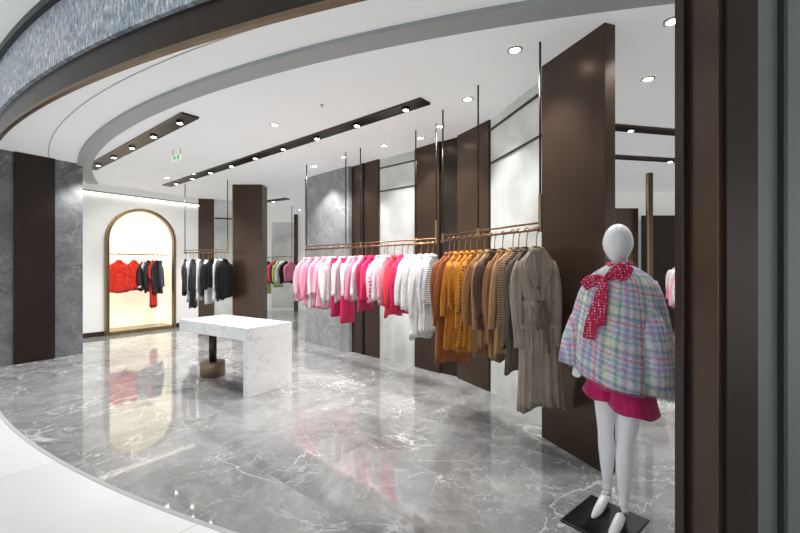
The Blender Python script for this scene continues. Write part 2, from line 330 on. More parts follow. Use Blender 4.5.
plan_panel('wall_stone_panel',(-.90,7.0),(-1.90,7.98),0,CEIL,.2,M['stone_light'],kind=S,label='grey veined stone wall panel')
plan_panel('wall_seam_strip',(-.62,6.80),(-.645,6.825),0,CEIL,.02,M['black'],off=.01,kind=S,label='dark seam')
i=11
for p0,p1,zz in (((1.345,3.60),(1.05,4.84),(2.72,3.12)),((.235,6.04),(-.39,6.60),(2.72,3.1))):
    for z in zz:
        plan_panel('trim_%d'%i,p0,p1,z,z+.018,.03,M['bronze_dark'],off=.0,kind=S,label='dark horizontal glass frame bar'); i+=1
for p in ((1.345,3.60),(1.075,4.80),(.23,6.03),(-.36,6.57)):
    box('trim_%d'%i,(p[0],p[1],CEIL/2),(.022,.022,CEIL),M['bronze_dark'],kind=S,label='dark vertical glass frame bar'); i+=1
# side zone beyond the mannequin
plan_panel('wall_side_back',(1.9,9.6),(9,9.6),0,CEIL,.1,M['wall'],kind=S,label='white wall of side zone')
plan_panel('wall_side',(8.2,1.0),(8.2,9.6),0,CEIL,.1,M['wall'],kind=S,label='white side wall')
plan_panel('wall_side_bronze',(4.6,9.45),(5.6,9.45),0,2.75,.06,M['bronze'],kind=S,label='brown wall panel')
plan_panel('wall_side_shelf_wall',(5.7,9.4),(6.9,9.4),0,2.7,.06,M['bronze_dark'],kind=S,label='dark wall panel')
c2=empty('column','slim bronze and brass column','column',(3.74,6.0,0)); box('shaft',(0,0,1.45),(.07,.07,2.9),M['bronze'],c2,bev=.002); box('edge_strip',(-.04,-.02,1.45),(.012,.03,2.9),M['brass'],c2,bev=0,label='brass edge'); box('panel',(-.28,.2,1.2),(.44,.05,2.4),M['bronze'],c2,label='brown screen panel')
def jambbox(name,x0,x1,y0,y1,mat,label):
    o=box(name,((x0+x1)/2,(y0+y1)/2,CEIL/2+.2),(x1-x0,y1-y0,CEIL+.4),mat,kind=S,label=label,bev=.002); return o
jambbox('wall_jamb_inner',1.105,1.26,1.56,1.61,M['bronze_dark'],'dark inner jamb edge')
jambbox('wall_jamb',1.125,1.265,1.415,1.56,M['bronze'],'brown bronze entrance jamb')
jambbox('wall_jamb_outer',1.142,1.25,1.395,1.43,M['bronze_dark'],'dark bronze outer jamb')
jambbox('wall_front',1.255,3.6,1.415,1.56,M['greywall'],'grey-green shopfront wall panel')
jambbox('trim_31',1.335,1.35,1.39,1.42,M['greydark'],'dark vertical metal strip')
# ------------------------------------------------------------------ ceiling lights
def spot(P,energy,ang=80,tilt=None,colr=(1,.98,.95)):
    l=bpy.data.lights.new('spot_lamp','SPOT'); l.energy=energy; l.spot_size=rad(ang); l.spot_blend=.6; l.shadow_soft_size=.06; l.color=colr
    o=bpy.data.objects.new('spot_lamp',l); COL.objects.link(o); o.location=P
    if tilt is not None: o.rotation_euler=(Vector(tilt)-Vector(P)).to_track_quat('-Z','Y').to_euler()
    return o
def trough(p0,p1,w,nl,label):
    p0=Vector(p0);p1=Vector(p1); d=p1-p0; L=d.length; a=math.atan2(d.y,d.x); c=(p0+p1)/2
    e=empty('linear_spotlight_track',label,'ceiling light',(c.x,c.y,CEIL),a)
    box('housing',(0,0,-.012),(L,w,.022),M['black'],e,bev=.002,label='black recessed channel')
    for s in(-1,1): box('flange',(0,s*(w/2+.006),-.013),(L,.012,.028),M['bronze'],e,bev=.001)
    for k in range(nl):
        x=-L/2+L*(k+.35)/nl
        v,f=cylg((x,0,-.045),.040,.03); mk('spot_housing',v,f,M['black'],e)
        v,f=cylg((x,0,-.048),.030,.006); mk('spot_lens',v,f,M['glow'],e,label='glowing round lens')
        P=(Matrix.Translation((c.x,c.y,CEIL))@Matrix.Rotation(a,4,'Z'))@Vector((x,0,-.09))
        if k%2==0: spot(P,85,110)
    return e
trough((.27,4.22),(-5.05,8.66),.15,9,'long black recessed ceiling channel with round spotlights')
trough((-2.42,4.62),(-5.55,7.15),.17,5,'short black recessed ceiling channel with spotlights')
trough((2.6,5.0),(5.4,5.6),.15,3,'black recessed ceiling channel in side zone')
trough((3.0,6.3),(6.2,6.9),.15,3,'black recessed ceiling channel in side zone')
trough((-4.3,11.2),(-2.9,10.3),.14,2,'black recessed ceiling channel in rear zone')
def downlight(x,y,aim=None,en=66,r=.06):
    e=empty('downlight','round recessed white ceiling downlight, lit','ceiling light',(x,y,CEIL),group='ceiling downlights')
    rings=[]
    for rr,z in((r,-.001),(r,-.012),(r*.72,-.014),(r*.66,-.004)):
        rings.append([Vector((rr*math.cos(2*PI*j/28),rr*math.sin(2*PI*j/28),z)) for j in range(28)])
    v,f=loft(rings,False); mk('trim_ring',v,f,M['ceil_band'],e,smooth=False)
    v,f=cylg((0,0,-.008),r*.66,.005); mk('lamp_disc',v,f,M['glow'],e)
    if en: spot((x,y,CEIL-.03),en,95,aim)
for x,y,aim in ((.93,3.24,(1.1,3.4,1.0)),(.71,4.19,(.9,4.3,1)),(2.32,3.74,None),(1.95,2.86,(1.3,2.4,1.0)),(.5,5.0,(.5,5.2,1)),(.28,5.45,None),(-.23,5.8,(-.2,6,1)),(-.9,6.4,(-.9,6.8,1)),(-1.5,7.0,(-1.4,7.3,1)),
    (-1.55,4.95,None),(-3.9,7.6,(-4.1,8.4,1)),(-4.6,7.9,(-5.9,9.3,1)),(3.1,4.4,None),(-3.9,9.6,None),(-3.1,12.4,None),(3.4,7.6,None)):
    downlight(x,y,aim)
for x,y in ((-.85,4.35),(-2.1,6.3)):
    e=empty('sprinkler_head','small chrome ceiling sprinkler head','sprinkler',(x,y,CEIL),group='ceiling sprinklers')
    v,f=join(cylg((0,0,-.006),.022,.006,20),cylg((0,0,-.024),.005,.02,10),cylg((0,0,-.027),.012,.003,16)); mk('nozzle',v,f,M['chrome'],e)
# exit sign
ex=empty('exit_sign','small hanging green illuminated exit sign','sign',(-3.35,6.0,3.13),rad(-28))
M['exitgreen']=simple('exit_green','#cfe6d4',.5,0,2,.02,emit=.35); M['exitink']=simple('exit_ink','#5aa877',.5,0,2,.05,emit=.3)
box('panel',(0,0,0),(.22,.02,.09),M['exitgreen'],ex)
v,f=join(tubeg([(-.03,-.013,.03),(-.03,-.013,.005),(-.055,-.013,-.03)],.006,6),tubeg([(-.03,-.013,.005),(-.01,-.013,-.01),(0,-.013,-.03)],.006,6),tubeg([(-.06,-.013,.01),(-.03,-.013,.018),(-.005,-.013,.005)],.005,6),boxg(.055,-.012,0,.03,.004,.06))
mk('pictogram',v,f,M['exitink'],ex,label='green running figure and door pictogram')
for x in(-.09,.09):
    v,f=cylg((x,0,.045),.004,.085,8); mk('hanging_rod',v,f,M['black'],ex)
# ------------------------------------------------------------------ garments
NK=.155
def garment(name,label,cat,pos,ang,zr,L,hw,hd,mat,sleeve=.5,flare=1.0,seed=0,lapel=None,belt=False,buttons=0,collar=True,group=None,fold=.28,srad=.047,kind='top',trim=None,sl_out=.03,open_front=False):
    rnd=random.Random(seed); p1,p2,p3=[rnd.uniform(0,6.28) for _ in range(3)]
    z0=-NK
    ds=[0,.012,.03,.05,.075,.1,.14,.2]+[.2+(L-.2)*k/11 for k in range(1,12)]
    ns=48; rings=[]
    def half(d): return interp(d,[(0,.05),(.012,.062),(.05,hw*.52),(.085,hw*.74),(.12,hw*.88),(.17,hw*.93),(.28,hw*.86),(.45,hw*.80),(L,hw*flare*.97)])
    def dep(d):
        v=interp(d,[(0,.028),(.05,.03),(.12,hd*.8),(.3,hd),(L,hd*(1+.35*(flare-.9)))])
        return v
    lean=rnd.uniform(-.03,.03)
    for d in ds:
        w,h=half(d),dep(d); fa=fold*min(1,max(0,(d-.08)/(L-.08)))**.8
        if belt:
            k=math.exp(-((d-.42)/.07)**2); w*=1-.2*k
        rg=[]
        for j in range(ns):
            t=2*PI*j/ns; ct,st=math.cos(t),math.sin(t)
            k=1+fa*(.45*math.sin(5*t+p1)+.4*math.sin(11*t+p2)+.4*math.sin(16*t+p3))
            x=w*math.copysign(abs(ct)**.85,ct)*(1+.22*(k-1)); y=h*math.copysign(abs(st)**.7,st)*(1+2.0*(k-1))
            zz=z0-d+((.02*math.sin(2*t+p2)+.01*math.sin(5*t+p3)) if d>=L-.001 else 0)
            rg.append(Vector((x+lean*d,y+.012*math.sin(d*4+p1)*d,zz)))
        rings.append(rg)
    rings.append([Vector((p.x*.9,p.y*.8,p.z+.04)) for p in rings[-1]])
    if kind=='pants':
        parts=[]
        for s in(-1,1):
            rr=[]
            for k in range(13):
                d=L*k/12; w=interp(d,[(0,hw*.5),(.25,hw*.52),(L,hw*.55*flare)])
                rr.append([Vector((s*hw*.5+w*math.cos(2*PI*j/20)*(1+.06*math.sin(3*j+p1)),hd*math.sin(2*PI*j/20)*(1+.15*math.sin(2*j+p2)),z0-.02-d)) for j in range(20)])
            parts.append(loft(rr))
        v,f=join(*parts)
    else: v,f=loft(rings)
    g=mk(name,v,f,mat,smooth=True,label=label,cat=cat,loc=(pos[0],pos[1],zr),rotz=ang,group=group)
    if kind=='pants':
        v,f=loft([[Vector((hw*1.02*math.cos(2*PI*j/24),(hd+.006)*math.sin(2*PI*j/24),z)) for j in range(24)] for z in(z0,z0-.045)]); mk('waistband',v,f,mat,g,smooth=True)
        return g
    if sleeve>0:
        for s in(-1,1):
            pts=[];rs=[]
            for k in range(12):
                q=k/11
                sx=hw*.74+(sl_out+.025)*math.sin(min(1,q*1.6)*PI*.5)+.012*math.sin(4*q+p1)
                pts.append((s*sx,-.01*math.sin(q*4+p2)-.02*q,z0-.092-.03*min(1,q*5)-sleeve*q))
                rs.append(interp(q,[(0,srad*.45),(.08,srad*.85),(.2,srad),(.6,srad*.8),(.93,srad*.7),(1,srad*.76)]))
            md=lambda th,q,pp=p3+s: 1+.15*math.sin(3*th+pp+q)+.1*math.sin(5*th+pp*2-2*q)
            v,f=tubeg(pts,rs,18,True,.55,mod=md); mk('sleeve',v,f,mat,g,smooth=True)
            if trim:
                v,f=tubeg([pts[-2],pts[-1]],[rs[-1]*1.15]*2,14,True,.72); mk('cuff',v,f,trim,g,smooth=True)
    if collar:
        rr=[]
        for r_,z in((.052,z0-.02),(.062,z0-.012),(.058,z0+.014),(.047,z0+.016),(.044,z0-.005)):
            rr.append([Vector((r_*1.08*math.cos(2*PI*j/20),r_*.6*math.sin(2*PI*j/20)-.004,z+(.012*math.sin(2*PI*j/20)))) for j in range(20)])
        v,f=loft(rr,False); mk('collar',v,f,trim or mat,g,smooth=True)
    yf=-hd-.006
    if lapel:
        for s in(-1,1):
            P=[(s*.045,-.042,z0+.005),(s*.115,-.045,z0-.08),(s*.135,yf-.010,z0-.16),(s*.085,yf-.014,z0-.165),(s*.1,yf-.014,z0-.19),(s*.012,yf-.012,z0-.36),(s*.02,-.05,z0-.12)]
            V=P+[(a,b_+.012,c) for a,b_,c in P]; k=len(P)
            Fs=[tuple(range(k)),tuple(reversed(range(k,2*k)))]+[(a,(a+1)%k,(a+1)%k+k,a+k) for a in range(k)]
            mk('lapel',V,Fs,lapel,g)
    if open_front or lapel or buttons:
        z1=z0-(.34 if lapel else .03); z2=z0-L+.02
        V=[];Fs=[]
        for k in range(9):
            z=z1+(z2-z1)*k/8; x=.012+.004*math.sin(k+p1)
            V+=[(x,yf-.008,z),(x+.012,yf-.012,z),(x+.014,yf+.02,z)]
        for k in range(8):
            for q in(0,1): Fs.append((k*3+q,k*3+q+1,k*3+q+4,k*3+q+3))
        mk('front_placket',V,Fs,trim or mat,g)
    for k in range(buttons):
        z=z0-.30-.13*k*.8
        v,f=loft([[Vector((-.018+.011*math.cos(2*PI*j/12),y,z+.011*math.sin(2*PI*j/12))) for j in range(12)] for y in(yf-.016,yf-.024)]); mk('button',v,f,F['brown'],g)
    if belt:
        rr=[]
        for d in(.40,.405,.445,.45):
            w=half(d)*.82+.01; h=dep(d)*1.12+.012
            rr.append([Vector((w*math.copysign(abs(math.cos(2*PI*j/32))**.8,math.cos(2*PI*j/32)),h*math.copysign(abs(math.sin(2*PI*j/32))**.7,math.sin(2*PI*j/32)),z0-d)) for j in range(32)])
        v,f=loft(rr,False); mk('belt',v,f,mat,g,smooth=True)
        a1=tubeg([(.03,yf-.03,z0-.42),(.05,yf-.04,z0-.52),(.045,yf-.034,z0-.64),(.06,yf-.04,z0-.80)],[.014,.017,.017,.017],8,True,.3)
        a2=tubeg([(.0,yf-.03,z0-.42),(-.012,yf-.036,z0-.5),(-.008,yf-.034,z0-.62)],[.014,.017,.017],8,True,.3)
        v,f=join(boxg(.015,yf-.03,z0-.425,.05,.02,.05),a1,a2); o=mk('belt_tie',v,f,F['taupe_dark'],g)
        for s in(-1,1):
            v,f=boxg(s*.11,yf-.018,z0-.60,.10,.012,.035); o=mk('pocket_flap',v,f,mat,g); bevel(o,.004)
    return g
def hanger(pos,ang,zr,w=.18):
    pts=[]
    for k in range(11):
        a=PI*1.25-(PI*1.45)*k/10
        pts.append((.02*math.cos(a),0,.003+.02*math.sin(a)))
    pts+=[(.004,0,-.04),(0,0,-.09),(0,0,-.14)]
    g1=tubeg(pts,.0045,6)
    z=-NK+.085-.075
    g2=tubeg([(-w,0,z-.135),(-w*.6,0,z-.075),(-.03,0,z-.03),(0,0,z-.02),(.03,0,z-.03),(w*.6,0,z-.075),(w,0,z-.135)],[.006,.009,.009,.008,.009,.009,.006],8)
    v,f=join(g1,g2)
    mk('clothes_hanger',v,f,M['hanger'],smooth=True,label='slim bronze clothes hanger holding a garment on rail',cat='hanger',loc=(pos[0],pos[1],zr),rotz=ang,group='clothes hangers')
ZR=1.79
def rack(p0,p1,zr,rods,label,double=True):
    p0=Vector(p0);p1=Vector(p1); d=p1-p0; L=d.length; a=math.atan2(d.y,d.x)
    e=empty('clothes_rack',label,'clothes rack',(p0.x,p0.y,0),a)
    v,f=tubeg([(0,0,zr),(L,0,zr)],.012,12); mk('rail',v,f,M['copper'],e,smooth=True)
    if double:
        v,f=tubeg([(0,-.02,zr+.055),(L,-.02,zr+.055)],.009,12); mk('upper_rail',v,f,M['copper'],e,smooth=True)
    for s in rods:
        x=max(.01,min(L-.01,s*L))
        v,f=tubeg([(x,-.02,zr),(x,-.02,CEIL)],.009,10); mk('suspension_rod',v,f,M['bronze_dark'],e,smooth=True)
        v,f=join(cylg((x,-.02,zr-.02),.014,.30 if s==0 else .1,14)); mk('rod_sleeve',v,f,M['brass'],e,smooth=False)
    return p0,p1,a
def fill(p0,p1,items,zr,s0=.03,s1=.97,jit=8):
    p0=Vector(p0);p1=Vector(p1); d=p1-p0; e=d.normalized(); ang=math.atan2(-e.x,e.y)
    for k,it in enumerate(items):
        s=s0+(s1-s0)*(k+random.uniform(-.3,.3)*(0<k<len(items)-1))/(len(items)-1); P=p0+d*s
        it=dict(it); a=ang+rad(it.pop('turn',random.uniform(-jit,jit)))
        if 'fixed' in it: it.pop('fixed')
        else:
            it['L']=it['L']*random.uniform(.86,1.1)-.06; it['hw']*=random.uniform(.84,1.04); it['sleeve']=it.get('sleeve',.5)*random.uniform(.85,1.12); it['flare']=it.get('flare',1.0)*random.uniform(.85,1.12)
        garment(pos=P,ang=a,zr=zr,seed=k*13+len(items),**it)
        hanger(P,a,zr,it['hw']*.7)
def G(name,label,cat,mat,L,hw=.2,hd=.021,**k):
    d=dict(name=name,label=label,cat=cat,mat=F[mat],L=L,hw=hw,hd=hd); d.update(k)
    if 'lapel' in d: d['lapel']=F[d['lapel']]
    if 'trim' in d: d['trim']=F[d['trim']]
    return d
r1=((1.085,3.12),(.46,4.50)); r2=((.44,4.92),(-1.64,6.92))
rack(*r1,ZR,(0,.55,1),'copper double rail suspended from ceiling by bronze rods')
rack(*r2,ZR,(0,.12,.5,.62,1),'long copper double rail suspended from ceiling by bronze rods')
items=[
 G('trench_coat','long taupe belted trench coat with wide lapels','coat','taupe',1.25,.183,.04,lapel='taupe',belt=True,buttons=4,sleeve=.64,flare=1.1,turn=-14,srad=.05,fixed=1,sl_out=.012,fold=.24),
 G('wool_coat','long dark taupe coat behind trench coat','coat','taupe_dark',.98,.18,.028,sleeve=.6,lapel='taupe_dark',turn=-8,fixed=1),
 G('knit_sweater_dress','brown striped knit dress on hanger','dress','brownstripe',.98,.2,.026,sleeve=.6),
 G('wool_coat','camel wool coat with lapels on hanger','coat','camel_light',.98,.205,.028,lapel='camel_light',sleeve=.6),
 G('wool_coat','camel coat hanging on copper rail','coat','camel',1.0,.2,.028,lapel='camel',sleeve=.6),
 G('knit_cardigan','dark brown knit cardigan on hanger','cardigan','brown',.85,.2),
 G('knit_cardigan','light camel knit cardigan on hanger','cardigan','camel_light',.9,.2,sleeve=.58),
 G('wool_coat','camel coat hanging on copper rail','coat','camel',1.0,.2,.028,sleeve=.6,lapel='camel'),
 G('printed_dress','mustard and brown printed dress on hanger','dress','leaf',.95,.19,sleeve=.5,flare=1.15),
 G('dress','mustard yellow dress on hanger','dress','mustard',.98,.19,sleeve=.55,flare=1.1),
 G('printed_dress','mustard and brown printed dress on hanger','dress','leaf',.9,.19,sleeve=.5,flare=1.1),
 G('dress','mustard yellow dress on hanger','dress','mustard',.98,.19,sleeve=.5),
 G('long_coat','long rust orange coat on hanger','coat','rust',1.14,.2,.028,sleeve=.6,flare=1.0),
 G('long_coat','long rust orange coat on hanger','coat','rust',1.14,.19,.028,sleeve=.6,flare=1.0),
]
fill(*r1,items,ZR,.02,.88)
W=lambda L=.8,**k:G('blouse','white blouse on hanger','blouse','white',L,.195,.021,**k)
items=[
 G('blouse','white and navy striped blouse on hanger','blouse','stripe',.78,.19,sleeve=.5),
 G('long_coat','long cream white coat on hanger','coat','white',1.14,.2,.032,sleeve=.6,lapel='white'),
 G('long_coat','long cream white coat on hanger','coat','offwhite',1.1,.2,.028,sleeve=.6),
 W(.8,lapel='white'),W(.75),
 G('jacket','hot pink jacket on hanger','jacket','hotpink',.84,.2,.028,lapel='hotpink'),
 G('jacket','coral pink jacket on hanger','jacket','coral',.84),
 G('jacket','pale pink jacket on hanger','jacket','palepink',.75),
 W(.74),
 G('blouse','pink patterned blouse on hanger','blouse','pinkprint',.78),
 G('jacket','hot pink jacket on hanger','jacket','hotpink',.75),
 G('jacket','magenta jacket on hanger','jacket','magenta',.86),
 W(.64),G('jacket','pink jacket on hanger','jacket','pink',.7),W(.62),
 G('trousers','long hot pink trousers folded on hanger','trousers','hotpink',1.1,.15,.03,kind='pants'),
 W(.7,lapel='white'),
 G('trousers','long magenta trousers on hanger','trousers','magenta',1.1,.15,.03,kind='pants'),
 W(.7),W(.68),
 G('jacket','pale pink jacket on hanger','jacket','palepink',.85),
 G('jacket','pink jacket on hanger','jacket','pink',.8),
 W(.8),
 G('jacket','pink jacket on hanger','jacket','pink',.78),
 G('jacket','pale pink jacket on hanger','jacket','palepink',.78),
 G('blouse','pale pink blouse on hanger','blouse','palepink',.7),
]
fill(*r2,items,ZR,.015,.985)
r3=((-3.5,8.1),(-4.62,8.55))
rack(*r3,ZR,(0,1),'copper rail with black clothes suspended from ceiling')
items=[G('fur_jacket','black fluffy fur jacket on hanger','jacket','blackfur',.78,.25,.08,sleeve=.55,srad=.085,fold=.2),
 G('jacket','black jacket with white lapels on hanger','jacket','black',.95,.21,.03,lapel='white',turn=30,trim='white'),
 G('blouse','white blouse on hanger','blouse','white',.9,.2,.03,turn=30),
 G('fur_jacket','black fluffy fur jacket on hanger','jacket','blackfur',.62,.22,.06,sleeve=.5,srad=.07),
 G('trousers','white trousers on hanger','trousers','white',1.05,.15,.035,kind='pants',turn=25),
 G('jacket','black jacket on hanger','jacket','black',.8,.2,.03,lapel='grey',turn=35),
 G('blouse','white blouse on hanger','blouse','white',.85,.2,.03,turn=35),
 G('dress','long black dress on hanger','dress','black',1.05,.18,.03,turn=25),
 G('blouse','grey white blouse on hanger','blouse','grey',.95,.19,.03,turn=35),
 G('jacket','black jacket on hanger','jacket','black',.8,.2,.03,turn=35,lapel='white')]
fill(*r3,items,ZR,.05,.95)
def npos(s,dep=.2):
    p=ac+u*s+Vector((-u.y,u.x))*dep; return (p.x,p.y)
nn=[(-.38,G('fur_jacket','ruffled orange-red jacket on hanger','jacket','redfur',.70,.24,.08,sleeve=.56,srad=.1,fold=.35,sl_out=.07,flare=1.15),0),
 (-.08,G('fur_jacket','ruffled orange-red jacket on hanger','jacket','redfur',.66,.21,.06,sleeve=.54,srad=.085,fold=.35,flare=1.1),10),
 (.12,G('jacket','black jacket with white collar on hanger','jacket','black',.68,.18,.03,lapel='white',trim='white'),35),
 (.23,G('jacket','black jacket on hanger','jacket','black',.74,.18,.03,sleeve=.5),40),
 (.33,G('dress','long red dress on hanger','dress','red',1.1,.16,.03,sleeve=.3),40),
 (.42,G('jacket','black jacket on hanger','jacket','black',.78,.19,.03),30),
 (.50,G('jacket','dark navy jacket on hanger','jacket','navy',.68,.15,.03),60)]
for k,(s,it,tn) in enumerate(nn):
    P=npos(s); garment(pos=P,ang=aw+rad(tn),zr=ZN,seed=300+k,**it); hanger(P,aw+rad(tn),ZN,it['hw']*.7)
r4=((-3.15,11.6),(-4.35,12.9)); rack(*r4,ZR,(0,1),'copper rail on rear wall with colourful clothes',False)
items=[G('jacket','pink jacket on hanger','jacket','pink',.7),G('jacket','black jacket on hanger','jacket','black',.75),W(.75),G('dress','light green dress on hanger','dress','lime',.9),
 G('jacket','black jacket on hanger','jacket','black',.7),G('jacket','coral jacket on hanger','jacket','coral',.7),G('jacket','black jacket on hanger','jacket','black',.75),G('dress','long green dress on hanger','dress','lime',1.1)]
fill(*r4,items,ZR,.03,.97)
r5=((4.1,5.6),(4.9,7.0)); rack(*r5,ZR-.1,(0,1),'copper rail in side zone with pale clothes')
items=[W(.8),G('jacket','pale pink jacket on hanger','jacket','palepink',.8),W(.75),G('blouse','cream blouse on hanger','blouse','cream',.8),G('jacket','pink jacket on hanger','jacket','pink',.8),W(.8)]
fill(*r5,items,ZR-.1,.03,.97)
# ------------------------------------------------------------------ table
tb=empty('display_table','white veined marble display table with slab leg and bronze drum foot','table',(-2.179,5.195,0),rad(-33.5))
box('tabletop',(0,.03,.72),(1.45,.66,.15),M['white_marble'],tb,bev=.004)
box('slab_leg',(.69,.03,.322),(.07,.66,.645),M['white_marble'],tb,bev=.004)
v,f=cylg((-.52,.05,.1),.05,.54,28); mk('pedestal_stem',v,f,M['bronze_dark'],tb,smooth='sides')
def rr4(r,z): return [Vector((-.52+r*math.cos(2*PI*j/48),.05+r*math.sin(2*PI*j/48),z)) for j in range(48)]
v,f=loft([rr4(.155,0),rr4(.16,.01),rr4(.16,.18),rr4(.157,.19),rr4(.15,.195)]); mk('drum_foot',v,f,M['trimbrass'],tb,smooth='sides')
# ------------------------------------------------------------------ mannequin
mq=empty('mannequin','white glossy mannequin in plaid cape, dotted scarf and magenta shorts','mannequin',(1.315,2.40,0),rad(-50))
def ell(c,a,b_,n=24): return [Vector((c[0]+a*math.cos(2*PI*j/n),c[1]+b_*math.sin(2*PI*j/n),c[2])) for j in range(n)]
parts=[]
tz=[(.80,.05,.05,0),(.84,.14,.10,.005),(.92,.165,.115,.01),(1.0,.145,.10,.0),(1.08,.115,.085,0),(1.18,.125,.09,-.005),(1.28,.15,.105,-.015),(1.36,.165,.10,-.005),(1.42,.17,.085,.01),(1.455,.11,.06,.015),(1.475,.058,.05,.015),(1.50,.048,.048,.01),(1.54,.046,.048,.0),(1.565,.046,.048,-.005)]
parts.append(loft([ell((0,cy,z),a,b_) for z,a,b_,cy in tz]))
hv=[];hf=[];nu,nvv=40,28; hc=Vector((0,-.018,1.635))
for i in range(nvv+1):
    ph=PI*i/nvv
    for j in range(nu):
        th=2*PI*j/nu; d=Vector((math.sin(ph)*math.cos(th),math.sin(ph)*math.sin(th),math.cos(ph)))
        z=d.z; wx=.081*(1-.26*max(0,-z)**1.4); wy=.094*(1-.2*max(0,-z)**1.4)
        p=Vector((d.x*wx,d.y*wy+(-.006*max(0,-z)),d.z*.120))
        if d.y<0:
            p.y-=.006*math.exp(-((p.x/.014)**2))*math.exp(-(((p.z+.02)/.028)**2))
            for s in(-1,1): p.y+=.005*math.exp(-(((p.x-s*.03)/.02)**2))*math.exp(-(((p.z-.008)/.02)**2))
            p.y-=.002*math.exp(-((p.x/.02)**2))*math.exp(-(((p.z+.06)/.010)**2))
        hv.append(hc+p)
for i in range(nvv):
    for j in range(nu): hf.append((i*nu+j,(i+1)*nu+j,(i+1)*nu+(j+1)%nu,i*nu+(j+1)%nu))
parts.append((hv,hf))
def limb(pts,rs,fl=1.0,n=18): parts.append(tubeg(pts,rs,n,True,fl))
F1=(-.085,.03); F2=(.055,-.085)
limb([(-.085,.01,.93),(-.085,.01,.82),(-.085,.012,.68),(-.084,.012,.53),(-.084,.014,.47),(-.084,.026,.38),(-.085,.034,.28),(-.085,.034,.17),(-.085,.03,.115)],[.082,.080,.066,.049,.045,.048,.041,.026,.025])
limb([(.085,-.005,.93),(.085,-.02,.82),(.078,-.04,.68),(.066,-.06,.53),(.062,-.068,.47),(.058,-.066,.38),(.056,-.07,.28),(.055,-.078,.17),(.055,-.085,.115)],[.082,.080,.066,.049,.045,.048,.041,.026,.025])
for fx,fy in(F1,F2):
    limb([(fx,fy+.012,.125),(fx,fy+.02,.09),(fx,fy-.03,.075),(fx,fy-.08,.048),(fx,fy-.125,.03),(fx,fy-.17,.022),(fx,fy-.20,.02)],[.025,.027,.028,.029,.027,.018,.008],.8)
    limb([(fx,fy+.03,.105),(fx,fy+.035,.075),(fx,fy+.03,.06)],[.016,.018,.012])
for s in(-1,1):
    limb([(s*.15,.01,1.40),(s*.18,.015,1.34),(s*.195,.02,1.2),(s*.20,.01,1.12),(s*.21,-.02,1.0),(s*.22,-.05,.90)],[.05,.044,.038,.034,.03,.02])
    limb([(s*.22,-.05,.91),(s*.222,-.065,.87),(s*.22,-.075,.83)],[.02,.032,.03],.5)
    for k in range(4):
        fx=s*.22+(k-1.5)*.014; limb([(fx,-.075,.84),(fx,-.085,.83),(fx,-.083,.815-.006*(k in(1,2))),(fx,-.075,.808-.006*(k in(1,2)))],[.009,.0085,.008,.006],1,8)
    limb([(s*.205,-.07,.87),(s*.185,-.09,.85),(s*.18,-.105,.84)],[.011,.010,.008],1,8)
v,f=join(*parts); body=mk('body',v,f,M['mannequin'],mq,smooth=True,label='glossy white mannequin body')
rm=body.modifiers.new('remesh','REMESH'); rm.mode='VOXEL'; rm.voxel_size=.0055; rm.use_smooth_shade=True
sm=body.modifiers.new('smooth','SMOOTH'); sm.factor=.6; sm.iterations=6
box('base_plate',(-.035,-.115,.006),(.34,.40,.012),M['black'],mq,bev=.003,label='black metal base plate')
v,f=tubeg([(F2[0],F2[1]+.03,.012),(F2[0],F2[1]+.02,.30)],.006,8); mk('support_rod',v,f,M['hanger'],mq,smooth=True)
# cape
ns=120; rings=[];U=[]
cz=[(1.50,.060,.060,0,0),(1.485,.085,.075,0,0),(1.462,.122,.092,0,.05),(1.435,.158,.108,0,.1),(1.40,.188,.127,0,.2),(1.34,.215,.15,0,.35),(1.26,.236,.17,0,.5),(1.17,.252,.188,0,.65),(1.08,.264,.203,0,.8),(1.0,.273,.215,0,.9),(.94,.279,.222,0,1),(.885,.281,.226,0,1),(.85,.28,.226,0,1),(.825,.277,.223,0,1)]
def capek(t,z,fo): return 1+.05*fo*(math.sin(4*t+.6)+.7*math.sin(7*t+2+z*1.2)+.4*math.sin(12*t+1))
for i,(z,a,b_,cx,fo) in enumerate(cz):
    rg=[]
    for j in range(ns+1):
        t=2*PI*(j/ns)+.02; ct,st=math.cos(t),math.sin(t)
        k=capek(t,z,fo)
        zz=z+(-.010*math.sin(3*t)-.055*ct-.02*st)*fo*interp(-z,[(-1.4,.1),(-.8,1)])
        rg.append(Vector((a*ct*k,b_*st*k,zz))); U.append((t*.25+.03*(1.5-z),z+.05*ct))
    rings.append(rg)
nn_=ns+1; V=[p for r in rings for p in r]; Fs=[]
for i in range(len(rings)-1):
    for j in range(ns): Fs.append((i*nn_+j,i*nn_+j+1,(i+1)*nn_+j+1,(i+1)*nn_+j))
cape=mk('cape',V,Fs,F['plaid'],mq,smooth=True,label='pastel plaid tweed cape with fringed hem',uvs=U)
so=cape.modifiers.new('solid','SOLIDIFY'); so.thickness=.012
for s in(-1,1):
    dz=.03 if s<0 else -.02
    pts=[(s*.18,-.05,1.28),(s*.208,-.075,1.16),(s*.226,-.088,1.06),(s*.235,-.095,.96),(s*.238,-.095,.87+dz)]
    v,f=tubeg(pts,[.035,.058,.07,.077,.08],24,True,1.05,mod=lambda th,q: 1+.06*q*math.sin(4*th))
    U=[(p[0]*.8+p[1],p[2]) for p in v]
    mk('sleeve',v,f,F['plaid'],cape,smooth=True,uvs=U)
fv=[]; rr=random.Random(3); last=rings[-1]
for j in range(0,ns):
    p=last[j]; d=Vector((p.x,p.y,0)).normalized()
    fv.append(tubeg([p+Vector((0,0,.01)),p+d*.003+Vector((0,0,-.008)),p+d*rr.uniform(-.004,.006)+Vector((rr.uniform(-.005,.005),0,-.018))],[.003,.0025,.0015],4))
v,f=join(*fv); fr=mk('fringe',v,f,F['plaid'],cape); fr['kind']='stuff'
pl=[]
